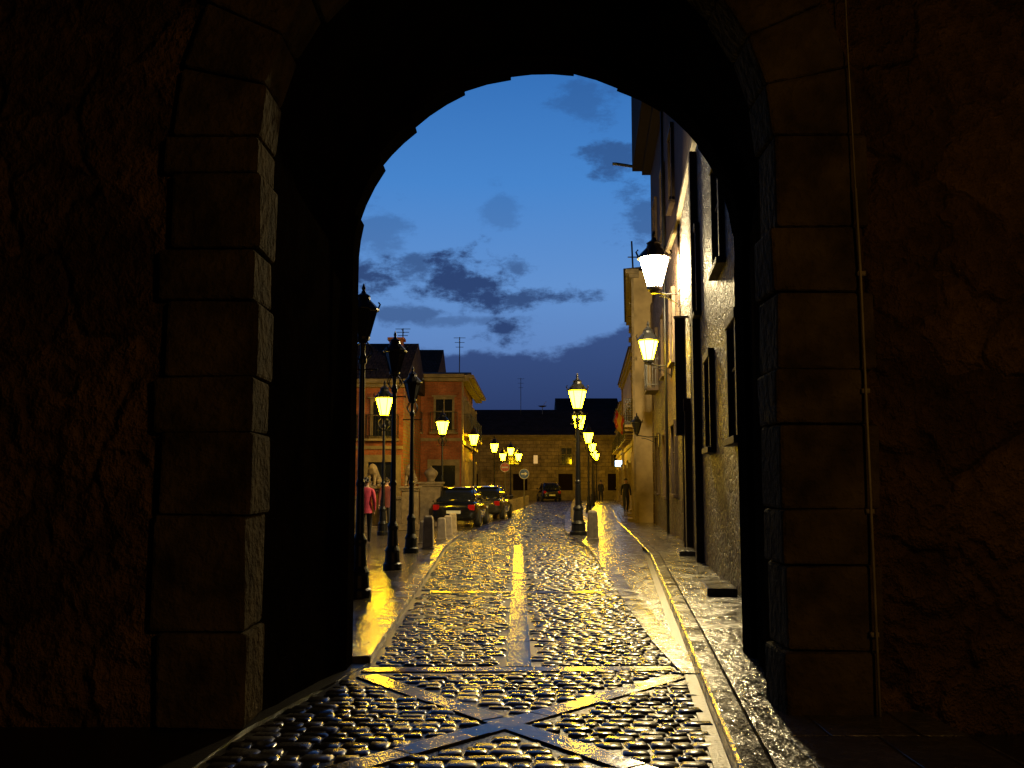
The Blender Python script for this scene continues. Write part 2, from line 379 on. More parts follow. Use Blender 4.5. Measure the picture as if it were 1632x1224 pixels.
# ------------------------------------------------------------------ lanterns / lamps
def lantern(parent,x,y,z,lit,s=1.0,seg=6,scroll=True):
    g=MB(); g.lathe([(.085*s,.04*s),(.185*s,.40*s)],x,y,seg,z,cap=(lit=='deadglass')); g.build('glass',lit,parent)
    f=MB()
    for i in range(seg):
        a=2*math.pi*i/seg; c,sn=math.cos(a),math.sin(a)
        f.tube([(x+.09*s*c,y+.09*s*sn,z+.03*s),(x+.192*s*c,y+.192*s*sn,z+.41*s)],.007*s,4)
        f.tube([(x+.205*s*c,y+.205*s*sn,z+.43*s),(x+.235*s*c,y+.235*s*sn,z+.50*s),(x+.21*s*c,y+.21*s*sn,z+.53*s)],.012*s,4)
    f.lathe([(.05*s,-.05*s),(.07*s,-.02*s),(.10*s,.0),(.10*s,.038*s)],x,y,seg*2,z)
    f.lathe([(.19*s,.402*s),(.225*s,.41*s),(.225*s,.43*s),(.16*s,.50*s),(.10*s,.56*s),(.09*s,.60*s),(.10*s,.62*s),(.04*s,.66*s),(.02*s,.70*s),(.03*s,.73*s),(.005*s,.80*s)],x,y,seg*2,z)
    if scroll:
        for i in range(4):
            a=math.pi/4+math.pi*i/2; c,sn=math.cos(a),math.sin(a)
            pts=[]
            for k in range(9):
                t=k/8; r=.04+.12*math.sin(t*math.pi); pts.append((x+r*s*c,y+r*s*sn,z-(.30-.30*t)*s))
            f.tube(pts,.011*s,4)
    f.build('lantern_frame','iron',parent)
def street_lamp(x,y,lit='lampY',H=4.35,k=1.0,z0=.05,arms=False):
    e=empty('street_lamp')
    s=1.0 if lit=='deadglass' else 1.38
    p=MB(); zt=H-.80
    p.lathe([(.17*k,0),(.17*k,.10),(.14*k,.13),(.13*k,.30),(.145*k,.34),(.10*k,.42),(.085*k,.70),(.10*k,.74),(.10*k,.78),(.06*k,.86),(.05*k,1.5),(.062*k,1.52),(.062*k,1.56),(.047*k,1.6),(.038*k,zt-.35),(.06*k,zt-.33),(.06*k,zt-.28),(.032*k,zt-.2),(.04*k,zt-.04)],x,y,16,z0)
    p.tube([(x-.20,y,z0+zt-.42),(x+.20,y,z0+zt-.42)],.012,6)
    p.lathe([(.005,0),(.02,.015),(.02,.03),(.005,.045)],x-.2,y,8,z0+zt-.44); p.lathe([(.005,0),(.02,.015),(.02,.03),(.005,.045)],x+.2,y,8,z0+zt-.44)
    if arms:
        for sg in (-1,1):
            pts=[(x,y,z0+zt-.5)]+[(x+sg*(.1+.5*t),y,z0+zt-.5-.10*math.sin(t*math.pi)+.05*t) for t in (0,.25,.5,.75,1)]
            p.tube(pts,.022,6)
    p.build('post','iron',e,smooth=False)
    lantern(e,x,y,z0+zt,lit,s)
    if arms:
        for sg in (-1,1): lantern(e,x+sg*.6,y,z0+zt-.42,lit,s,scroll=False)
    return e
for (x,y) in ((-2.09,13.5),(-2.16,17.8),(-2.26,22.0)): street_lamp(x,y,'deadglass',4.35 if y<20 else 4.2)
street_lamp(-3.87,29.4); street_lamp(-2.86,40,z0=0); street_lamp(-2.0,51,z0=0); street_lamp(-1.14,63,z0=0)
street_lamp(-.1,75,H=4.5,z0=0,arms=True)
street_lamp(1.93,28.6,H=4.45,k=1.5,z0=.095)
for (x,y) in ((2.62,38),(4.0,51),(5.35,65),(6.7,80),(7.6,88)): street_lamp(x,y,z0=.095)
def wall_lamp(x,y,z,wx,lit,s=1.0,name='wall_lantern'):
    e=empty(name); b=MB()
    dx=wx-x; sg=1 if dx>0 else -1
    b.box(min(wx,wx-sg*.03),max(wx,wx-sg*.03),y-.06,y+.06,z-.45,z-.02)
    b.tube([(wx,y,z-.10),(x+dx*.5,y,z-.12),(x,y,z-.06)],.02,6)
    pts=[(wx,y,z-.42)]+[(wx-dx*t*.8,y,z-.42+.26*math.sin(t*math.pi/2)) for t in (.2,.4,.6,.8,1)]
    b.tube(pts,.014,6); b.lathe([(.02,-.1),(.03,-.04)],x,y,8,z)
    b.build('bracket','iron',e); lantern(e,x,y,z,lit,s,scroll=False); return e
wall_lamp(3.72,25.0,6.62,4.36,'lampW',2.0)
wall_lamp(3.96,28.0,5.10,4.63,'lampYs',1.5)
wall_lamp(4.3,33.5,3.3,5.07,'deadglass',.9)
wall_lamp(4.2,-1.6,3.4,4.6,'lampO',1.2)
# ------------------------------------------------------------------ buildings on the right
def window(fr,gl,fm,ir,u,z,w,h,balc=False,n=0,hood=False,shut=None):
    gl.fbox(fr,u-w/2,u+w/2,n-.05,n+.02,z,z+h)
    t=.11
    fm.fbox(fr,u-w/2-t,u-w/2,n-.05,n+.085,z-.0,z+h); fm.fbox(fr,u+w/2,u+w/2+t,n-.05,n+.085,z-.0,z+h)
    fm.fbox(fr,u-w/2-t,u+w/2+t,n-.05,n+.1,z+h,z+h+.14)
    fm.fbox(fr,u-w/2-t-.05,u+w/2+t+.05,n-.05,n+.14,z-.1,z)
    fm.fbox(fr,u-.025,u+.025,n,n+.035,z,z+h); fm.fbox(fr,u-w/2,u+w/2,n,n+.032,z+h*.6,z+h*.6+.04)
    if hood: fm.fbox(fr,u-w/2-.2,u+w/2+.2,n-.05,n+.2,z+h+.142,z+h+.2)
    if balc:
        fm.fbox(fr,u-w/2-.30,u+w/2+.30,n-.05,n+.42,z-.2,z-.102)
        a,b=u-w/2-.27,u+w/2+.27
        for zz in (z+.0,z+.9): 
            ir.fbox(fr,a,b,n+.38,n+.405,zz,zz+.03); ir.fbox(fr,a,a+.025,n,n+.38,zz,zz+.03); ir.fbox(fr,b-.025,b,n,n+.38,zz,zz+.03)
        k=int((b-a)/.13)
        for i in range(k+1):
            uu=a+(b-a-.016)*i/k; ir.fbox(fr,uu,uu+.016,n+.382,n+.40,z-.1,z+.9)
        for i in range(3):
            ir.fbox(fr,a,a+.016,n+.09+.1*i,n+.106+.1*i,z-.1,z+.9); ir.fbox(fr,b-.016,b,n+.09+.1*i,n+.106+.1*i,z-.1,z+.9)
def building(name,P0,P1,depth,H,wall,trim='stoneB',storeys=(),cornice=.45,roofh=2.0,bay=3.2,plinth=.9,balc=(1,),ww=1.1,wh=1.9,door=True,pil=False,roofmat='tile'):
    e=empty(name); fr,L=frame(P0,P1)
    w=MB(); w.fbox(fr,0,L,-depth,0,-.05,H); w.build('walls',wall,e)
    t=MB(); t.fbox(fr,-.0,L+.0,-.1,.07,-.05,plinth)
    t.fbox(fr,-.1,L+.1,-.2,cornice*.55,H-.28,H-.12); t.fbox(fr,-.15,L+.15,-.2,cornice,H-.118,H+.06)
    for s in storeys[1:]: t.fbox(fr,0,L,-.1,.09,s-.55,s-.40)
    if pil:
        for u in (0.02,L-.42): t.fbox(fr,u,u+.4,-.05,.10,plinth,H-.28)
    gl,fm,ir=MB(),MB(),MB()
    nb=max(1,int(L/bay))
    for si,z in enumerate(storeys):
        for b in range(nb):
            u=(b+.5)*L/nb
            if si==0 and door and b%2==0:
                gl.fbox(fr,u-.6,u+.6,-.05,.03,.05,2.5)
                fm.fbox(fr,u-.82,u-.6,-.05,.16,.05,2.5); fm.fbox(fr,u+.6,u+.82,-.05,.16,.05,2.5); fm.fbox(fr,u-.82,u+.82,-.05,.18,2.5,2.8)
                t.fbox(fr,u-.9,u+.9,.072,.35,-.02,.22)
            else: window(fr,gl,fm,ir,u,z,ww,wh,balc=(si in balc),hood=(si==len(storeys)-1))
    t.build('trim',trim,e,bevel=.012); gl.build('glazing','glass',e); fm.build('window_frames',trim,e)
    if ir.v: ir.build('balcony_rails','iron',e)
    P,D,Nn=fr
    def q(u,n,z): return (P[0]+D[0]*u+Nn[0]*n,P[1]+D[1]*u+Nn[1]*n,z)
    r=MB(); o=cornice+.08
    r.add([q(-.2,o,H+.062),q(L+.2,o,H+.062),q(L+.2,-depth/2,H+roofh),q(-.2,-depth/2,H+roofh),q(L+.2,-depth-.3,H+.062),q(-.2,-depth-.3,H+.062)],[(0,1,2,3),(3,2,4,5),(1,4,2),(0,3,5),(0,5,4,1)])
    r.build('roof',roofmat,e)
    return e,fr,L
pal=empty('stone_palace')
def wedge(mb,pts,back,z0,z1):
    for a,b in zip(pts[:-1],pts[1:]):
        mb.hexa([(a[0],a[1],z0),(a[0]+back,a[1],z0),(b[0]+back,b[1],z0),(b[0],b[1],z0),(a[0],a[1],z1),(a[0]+back,a[1],z1),(b[0]+back,b[1],z1),(b[0],b[1],z1)])
pp=[(2.62,9.6),(4.40,25.2),(5.37,37.0)]
mb=MB(); wedge(mb,pp,10,-.05,8.3); mb.build('stone_walls','palace',pal)
up=[(2.66,9.6),(4.44,25.2),(5.41,37.0)]
mb=MB(); wedge(mb,up,9.9,8.3,13.6); mb.build('upper_walls','plasterA',pal)
led=[(2.52,9.6),(4.30,25.2),(4.54,28.4)]
mb=MB(); wedge(mb,led,.35,8.301,8.46); mb.build('ledge','stoneB',pal,bevel=.02)
mb=MB(); wedge(mb,[(x-.28,y) for x,y in [(2.62,9.6),(4.40,25.2),(5.37,37.1)]],9,13.601,13.85); wedge(mb,[(x-.62,y) for x,y in [(2.62,9.6),(4.40,25.2),(5.37,37.4)]],9,13.852,17.5); mb.build('overhanging_gallery','wood',pal,bevel=.02)
gl,fm,ir=MB(),MB(),MB()
fr1,L1=frame(pp[0],pp[1]); fr2,L2=frame(pp[1],pp[2])
for u in (3.2,7.0): window(fr1,gl,fm,ir,u,2.2,.9,1.5)
for u in (5,9.5): window(fr1,gl,fm,ir,u,4.9,1.0,1.6)
for u in (7,): window(fr1,gl,fm,ir,u,9.8,1.0,2.0,balc=False,n=-.04)
for u in (2.0,5.4,9.2): 
    window(fr2,gl,fm,ir,u,1.3 if u!=5.4 else 1.2,1.1,1.9); window(fr2,gl,fm,ir,u,5.0,1.1,1.9,balc=(u>6)); window(fr2,gl,fm,ir,u,9.5,1.1,2.1,n=-.04)
gl.build('glazing','glass',pal); fm.build('window_frames','stoneD',pal,bevel=.01); ir.build('balcony_rails','iron',pal)
mb=MB()
for u,w,n,h in ((1.6,.5,.10,3.6),(9.3,.34,.14,8.2),(12.2,.34,.14,3.2),(13.2,.2,.14,3.2)): mb.fbox(fr1,u,u+w,-.1,n,-.02,h)
mb.fbox(fr1,12.2,13.4,-.1,.16,3.2,3.5)
z=.1; k=0
while z<8.1:
    mb.fbox(fr1,L1-(.5 if k%2 else .32),L1-.01,-.1,.035,z,z+.36); mb.fbox(fr2,L2-(.5 if k%2 else .32),L2,-.1,.035,z,z+.36); z+=.38; k+=1
mb.build('quoins_and_jambs','stoneD',pal,bevel=.02)
mb=MB(); mb.fbox(fr1,3.6,4.7,.02,.42,.0,.2); mb.fbox(fr1,10.9,12.0,.02,.38,.0,.2); mb.build('door_steps','kerb',pal,bevel=.02)
mb=MB(); mb.tube([(4.9,37,13.9),(4.1,37.2,14.1),(3.95,37.2,14.1)],.06,6); mb.build('water_spout','iron',pal)
mb=MB()
P,D,Nn=fr2
for u in (3.8,): mb.lathe([(.045,.1),(.045,13.5)],P[0]+D[0]*u+Nn[0]*.1,P[1]+D[1]*u+Nn[1]*.1,8)
mb.build('downpipes','iron',pal,smooth=True)
ban=empty('vertical_banner_sign'); mb=MB(); mb.fbox(fr1,12.4,12.45,.10,.32,2.7,5.35); mb.build('panel','black',ban)
mb=MB(); mb.fbox(fr1,12.385,12.465,.07,.10,2.66,5.4); mb.fbox(fr1,12.385,12.465,0,.34,5.352,5.40); mb.fbox(fr1,12.385,12.465,0,.34,2.66,2.698); mb.build('rails','metal',ban)
building('ochre_town_house',(4.78,37.6),(6.25,50),10,9.9,'plasterB',storeys=(1.2,4.0,6.9),bay=3.0,balc=(1,),pil=True,cornice=.32,wh=1.7,roofh=.5)
building('cream_town_house',(6.42,50.2),(8.0,70),10,8.6,'plasterC',storeys=(1.2,4.2),bay=3.0,balc=(1,),pil=True,wh=1.7,cornice=.3,roofh=1.0)
building('yellow_town_house',(8.1,70.2),(9.75,91),10,7.4,'plasterB',storeys=(1.2,4.4),bay=3.4,balc=(1,),wh=1.7,cornice=.3)
def flag(x,y,z,L=1.3):
    e=empty('flag'); mb=MB(); mb.tube([(x,y,z),(x-.9,y-.1,z+1.2)],.02,6); mb.build('pole','metal',e)
    for (a,b,m) in ((0,.25,'red'),(.25,.75,'yellowf'),(.75,1,'red')):
        mb=MB(); vs=[];fs=[]
        for i in range(7):
            for t in (a,b):
                xx=x-.9+.75*t*.6; zz=z+1.15-.9*t*.5; vs.append((xx+.05*math.sin(i*1.4),y-.1+.05*math.cos(i*1.1+t),zz-i*.17))
        for i in range(6): fs.append((2*i,2*i+1,2*i+3,2*i+2))
        mb.add(vs,fs); mb.build('cloth',m,e,smooth=True)
flag(7.2,59,4.9); flag(7.35,61,4.9)
sg=empty('lit_shop_sign'); mb=MB(); mb.box(8.05,8.75,76.0,76.15,2.9,3.35); mb.build('face','signlit',sg)
mb=MB(); mb.box(8.75,9.2,76.02,76.12,3.05,3.1); mb.box(8.02,8.78,76.16,76.22,2.86,3.39); mb.build('housing','iron',sg)
an=empty('rooftop_mast'); mb=MB(); mb.tube([(5.08,40,9.9),(5.02,40,11.7)],.04,6); mb.box(4.85,5.25,39.98,40.02,11.0,11.04); mb.build('mast','iron',an)
# ------------------------------------------------------------------ left & end buildings
lb,frl,Ll=building('orange_brick_house',(-2.6,50.0),(-6.2,50.0),14,7.1,'brickL',storeys=(1.2,4.3),bay=1.7,balc=(1,),wh=1.6,ww=.85,cornice=.6,roofh=1.0,door=True)
fr,L=frame((-2.33,64.0),(-2.59,50.0))
mb=MB(); mb.fbox(fr,0,L,-.05,.6,7.0,7.18); mb.fbox(fr,0,L,-.05,.35,6.84,6.998); mb.fbox(fr,0,L,-.1,.07,0,.9); mb.fbox(fr,0,L,-.1,.1,3.6,3.78)
mb.fbox(fr,L-.5,L-.01,-.05,.06,.9,6.84); mb.build('side_cornices','stoneB',lb)
gl,fm,ir=MB(),MB(),MB()
for u in (2,4.6,7.2,9.8,12.2): window(fr,gl,fm,ir,u,1.2,.9,1.6); window(fr,gl,fm,ir,u,4.3,.9,1.7,balc=True)
gl.build('side_glazing','glass',lb); fm.build('side_frames','stoneB',lb); ir.build('side_balcony_rails','iron',lb)
hb,frh,Lh=building('tiled_roof_house',(-4.7,42.0),(-10.0,42.0),9,6.0,'brickL',storeys=(.9,3.6),bay=1.7,balc=(1,),wh=1.5,ww=.85,cornice=.5,roofh=2.3)
mb=MB(); mb.box(-5.6,-5.0,44,44.6,6.6,8.1); mb.box(-5.68,-4.92,43.92,44.68,8.101,8.22); mb.build('chimney','brickL',hb)
building('gabled_house',(-5.2,66.0),(-12.0,66.0),9,9.0,'plasterA',storeys=(1.2,4.6),bay=2.2,balc=(),cornice=.5,roofh=2.3)
eb,fre,Le=building('granite_end_building',(13.0,95.0),(-7.5,95.0),12,6.2,'masonE',storeys=(3.4,),bay=4.2,balc=(0,),wh=1.6,ww=1.0,cornice=.5,roofh=3.0,door=False)
gl,fm,ir=MB(),MB(),MB()
for u in (3,7.8,12.2,17): 
    gl.fbox(fre,u-.7,u+.7,-.05,.03,0,2.5); fm.fbox(fre,u-.95,u-.7,-.05,.12,0,2.5); fm.fbox(fre,u+.7,u+.95,-.05,.12,0,2.5); fm.fbox(fre,u-.95,u+.95,-.05,.14,2.5,2.8)
gl.build('doors','wood',eb); fm.build('door_frames','stoneB',eb)
mb=MB(); fra=fre; mb.fbox(fra,10.5,10.9,.022,.03,3.5,4.3); mb.build('lit_window','litwin',eb)
building('far_corner_house',(12.0,108.0),(5.2,108.0),9,9.0,'plasterA',storeys=(1.2,4.6),bay=2.2,balc=(),cornice=.5,roofh=2.4)
def antenna(x,y,z,h,name='tv_antenna'):
    e=empty(name); mb=MB(); mb.tube([(x,y,z),(x,y,z+h)],.03,5)
    for k,zz in enumerate((.98,.86,.74)): mb.tube([(x-.35+.06*k,y,z+h*zz),(x+.35-.06*k,y,z+h*zz)],.015,4)
    mb.tube([(x,y-.5,z+h*.9),(x,y+.5,z+h*.9)],.015,4); mb.build('mast','iron',e)
antenna(-3.1,57,7.9,2.3); antenna(.9,99,8.5,3.8); antenna(-5.1,45,7.5,1.3)
e=empty('satellite_dish'); mb=MB(); mb.lathe([(.02,0),(.25,.04),(.45,.14),(.46,.15),(.25,.06),(.02,.02)],3.1,99,16,9.3); mb.tube([(3.1,99,8.6),(3.1,99,9.3)],.04,6); mb.tube([(3.1,99,9.3),(3.5,98.8,9.9)],.02,5)
mb.build('dish','metal',e)
# ------------------------------------------------------------------ bollards
def bollard(x,y,h=.75,w=.17,z0=.046):
    e=empty('stone_bollard'); mb=MB()
    mb.lathe([(w*1.25,-.02),(w*1.22,.0),(w*1.05,h*.8),(w*1.0,h*.93),(w*.8,h)],x,y,4,z0,rot=math.pi/4)
    mb.build('shaft','bollard',e,bevel=.02)
    mb=MB(); mb.lathe([(w*1.42,-.03),(w*1.42,.05)],x,y,4,z0,rot=math.pi/4); mb.build('foot','bollard',e,bevel=.01)
bollard(2.16,26.3,.78,.17,.094)
for x,y in ((-1.98,23.3),(-2.25,25.2),(-1.95,27.2),(-1.9,29.2),(-1.88,31.2)): bollard(x,y,.78 if y<24 else .6,.15)
for i in range(12):
    y=46+i*2.6; bollard(Lf(y)-.35,y,.65,.14,.002)
for i in range(7):
    y=34+i*5; bollard(Rf(y)+.4,y,.6,.13,.094)
# ------------------------------------------------------------------ skinned figures
def skin(name,verts,edges,radii,mats,matfn,parent=None,sub=2,root=0,loc=(0,0,0),rot=0,scale=1):
    me=bpy.data.meshes.new(name); me.from_pydata(verts,edges,[]); me.update()
    o=bpy.data.objects.new(name,me); scene.collection.objects.link(o)
    m=o.modifiers.new('skin','SKIN'); m.use_smooth_shade=True
    sv=me.skin_vertices[0].data
    for i,r in enumerate(radii): sv[i].radius=r if isinstance(r,tuple) else (r,r)
    for i in range(len(radii)): sv[i].use_root=(i==root)
    s=o.modifiers.new('sub','SUBSURF'); s.levels=sub; s.render_levels=sub
    dg=bpy.context.evaluated_depsgraph_get(); dg.update()
    me2=bpy.data.meshes.new_from_object(o.evaluated_get(dg)); o.modifiers.clear(); o.data=me2
    me2.materials.clear()
    for k in mats: me2.materials.append(M[k])
    for p in me2.polygons: p.material_index=matfn(p.center); p.use_smooth=True
    c,s_=math.cos(rot),math.sin(rot)
    for v in me2.vertices:
        x,y,z=v.co*scale; v.co=(loc[0]+x*c-y*s_,loc[1]+x*s_+y*c,loc[2]+z)
    if parent: o.parent=parent
    return o
def person(x,y,z0,rot,H,top,trou,ph=1.0,longhair=True):
    e=empty('pedestrian')
    st=.24*ph; a=.16*ph
    v=[(0,0,.93),(0,0,1.10),(0,.01,1.28),(0,0,1.42),(0,.01,1.50),(0,.025,1.58),(0,.02,1.66),
       (.09,0,.88),(.10,st*.55,.50),(.10,st*.75,.09),(.105,st*.75+.15,.045),
       (-.09,0,.88),(-.10,-st*.25,.48),(-.10,-st*1.3,.13),(-.105,-st*1.3+.13,.05),
       (.165,0,1.39),(.215,-a*.6,1.13),(.225,-a*.6+.05,.90),(.225,-a*.55+.07,.82),
       (-.165,0,1.39),(-.215,a*.5,1.13),(-.225,a*1.2,.91),(-.225,a*1.35,.83)]
    ed=[(0,1),(1,2),(2,3),(3,4),(4,5),(5,6),(0,7),(7,8),(8,9),(9,10),(0,11),(11,12),(12,13),(13,14),(3,15),(15,16),(16,17),(17,18),(3,19),(19,20),(20,21),(21,22)]
    r=[(.15,.115),(.14,.11),(.165,.12),(.10,.085),(.052,.055),(.078,.095),(.066,.08),
       (.095,.10),(.065,.07),(.042,.045),(.04,.03),(.095,.10),(.065,.07),(.042,.045),(.04,.03),
       (.068,.07),(.050,.052),(.034,.036),(.034,.02),(.068,.07),(.050,.052),(.034,.036),(.034,.02)]
    def mf(c):
        if c.z>1.47: return 2
        if c.z<.885 and abs(c.x)>.19 and c.z>.7: return 2
        if c.z>.84: return 0
        if c.z<.10: return 3
        return 1
    k=H/1.74
    skin('body',v,ed,r,[top,trou,'skin','shoe'],mf,e,2,0,(x,y,z0),rot,k)
    c,s=math.cos(rot),math.sin(rot)
    def T(p): p=(p[0]*k,p[1]*k,p[2]*k); return (x+p[0]*c-p[1]*s,y+p[0]*s+p[1]*c,z0+p[2])
    hm=MB()
    vs=[];fs=[];n1,n2=12,7
    for j in range(n2+1):
        th=math.pi*.5*(1-j/n2)*1.15-.25
        for i in range(n1):
            a_=2*math.pi*i/n1; back=.5-.5*math.sin(a_)
            low=-.10*back*(1-j/n2) if longhair else -.03*back*(1-j/n2)
            vs.append(T((.093*math.cos(th)*math.cos(a_),.012+.108*math.cos(th)*math.sin(a_)-.012,1.635+.105*math.sin(th)+low*1.2+(.03*(1-back)))))
    for j in range(n2):
        for i in range(n1):
            i2=(i+1)%n1; fs.append((j*n1+i,j*n1+i2,(j+1)*n1+i2,(j+1)*n1+i))
    fs.append(tuple(n2*n1+i for i in range(n1)))
    hm.add(vs,fs); hm.build('hair','hair',e,smooth=True)
    fm=MB(); fm.tube([T((0,.105,1.62)),T((0,.128,1.585)),T((0,.11,1.575))],[.008,.014,.008],6)
    for sg in (-1,1): fm.tube([T((sg*.088,.0,1.62)),T((sg*.095,-.005,1.59)),T((sg*.085,.005,1.565))],.012,5)
    for (hx,hy,hz) in ((.225,-a*.55+.07,.82),(-.225,a*1.35,.83)):
        for q in range(4):
            o_=-.027+.018*q; l=(.070,.08,.076,.06)[q]
            fm.tube([T((hx,hy+o_,hz-.01)),T((hx-.004,hy+o_+.004,hz-.02-l*.5)),T((hx-.012*(1 if hx>0 else -1),hy+o_+.012,hz-.02-l))],[.009,.009,.007],5)
        fm.tube([T((hx,hy+.03,hz+.02)),T((hx-.008,hy+.05,hz-.01)),T((hx-.01,hy+.052,hz-.04))],[.011,.010,.008],5)
    fm.build('face_and_fingers','skin',e,smooth=True)
    em=MB()
    for sg in (-1,1): em.lathe([(.002,-.008),(.009,0),(.002,.008)],*T((sg*.033,.098,1.61))[:2],6,T((0,0,1.61))[2])
    em.tube([T((-.025,.105,1.545)),T((.025,.105,1.545))],.005,4); em.build('eyes_and_mouth','hair',e)
    jm=MB(); vs=[];fs=[]
    for j,(rx,ry,zz) in enumerate(((.175,.135,.80),(.168,.128,.84),(.16,.122,.95),(.155,.118,1.05))):
        for i in range(14):
            a_=2*math.pi*i/14; vs.append(T((rx*math.cos(a_),ry*math.sin(a_),zz)))
    for j in range(3):
        for i in range(14): i2=(i+1)%14; fs.append((j*14+i,j*14+i2,(j+1)*14+i2,(j+1)*14+i))
    jm.add(vs,fs); jm.build('jacket_hem',top,e,smooth=True)
person(-3.78,25.4,.046,.2,1.70,'pink','black',1.0)
person(-3.98,31.0,.046,.1,1.72,'maroon','black',-.8,False)
person(5.76,49.5,.1,math.pi,1.75,'black','black',1.0,False)
person(6.9,76,.094,math.pi,1.72,'black','black',-1.0,False)
def pedestal(x,y,w,h,name='stone_pedestal',z0=.046,urn=False):
    e=empty(name); mb=MB()
    mb.box(x-w/2-.08,x+w/2+.08,y-w/2-.08,y+w/2+.08,z0-.03,z0+.2); mb.box(x-w/2,x+w/2,y-w/2,y+w/2,z0+.2,z0+h-.16)
    mb.box(x-w/2-.05,x+w/2+.05,y-w/2-.05,y+w/2+.05,z0+h-.16,z0+h-.08); mb.box(x-w/2-.1,x+w/2+.1,y-w/2-.1,y+w/2+.1,z0+h-.08,z0+h)
    mb.build('plinth','statue',e,bevel=.02); return e
def lion(x,y,rot,h=1.5):
    e=pedestal(x,y,.55,h,'lion_statue')
    v=[(0,-.28,.18),(0,-.18,.36),(0,.02,.52),(0,.12,.68),(0,.20,.80),(0,.33,.78),
       (.12,.16,.42),(.12,.20,.20),(.12,.22,.04),(.12,.30,.03),(-.12,.16,.42),(-.12,.20,.20),(-.12,.22,.04),(-.12,.30,.03),
       (.15,-.22,.20),(.19,-.02,.22),(.19,-.06,.05),(.19,.08,.035),(-.15,-.22,.20),(-.19,-.02,.22),(-.19,-.06,.05),(-.19,.08,.035),
       (0,-.42,.08),(.12,-.50,.05),(0,.12,.86)]
    ed=[(0,1),(1,2),(2,3),(3,4),(4,5),(2,6),(6,7),(7,8),(8,9),(2,10),(10,11),(11,12),(12,13),(0,14),(14,15),(15,16),(16,17),(0,18),(18,19),(19,20),(20,21),(0,22),(22,23),(4,24)]
    r=[.17,.18,.20,.20,.15,.07,.09,.065,.055,.05,.09,.065,.055,.05,.11,.10,.06,.05,.11,.10,.06,.05,.035,.03,.08]
    skin('lion',v,ed,r,['statue'],lambda c:0,e,2,2,(x,y,.046+h),rot,.8)
lion(-4.45,31.5,math.pi*.9,1.45); lion(-3.45,33.2,math.pi*.9,1.45)
p=pedestal(-3.0,36.2,.75,1.6,'stone_pier'); mb=MB(); mb.lathe([(.16,0),(.12,.06),(.2,.2),(.27,.32),(.2,.42),(.08,.5),(.02,.56)],-3.0,36.2,16,1.646); mb.build('urn','statue',p,smooth=True)
pedestal(-5.2,36.4,.6,1.5,'stone_pier')
w=empty('low_stone_wall'); mb=MB(); mb.box(-9,-5.6,36.2,36.6,0,1.0); mb.box(-4.85,-3.5,36.2,36.6,0,1.0); mb.box(-9,-5.62,36.12,36.68,1.001,1.12); mb.box(-4.83,-3.52,36.12,36.68,1.001,1.12); mb.build('masonry','statue',w,bevel=.02)
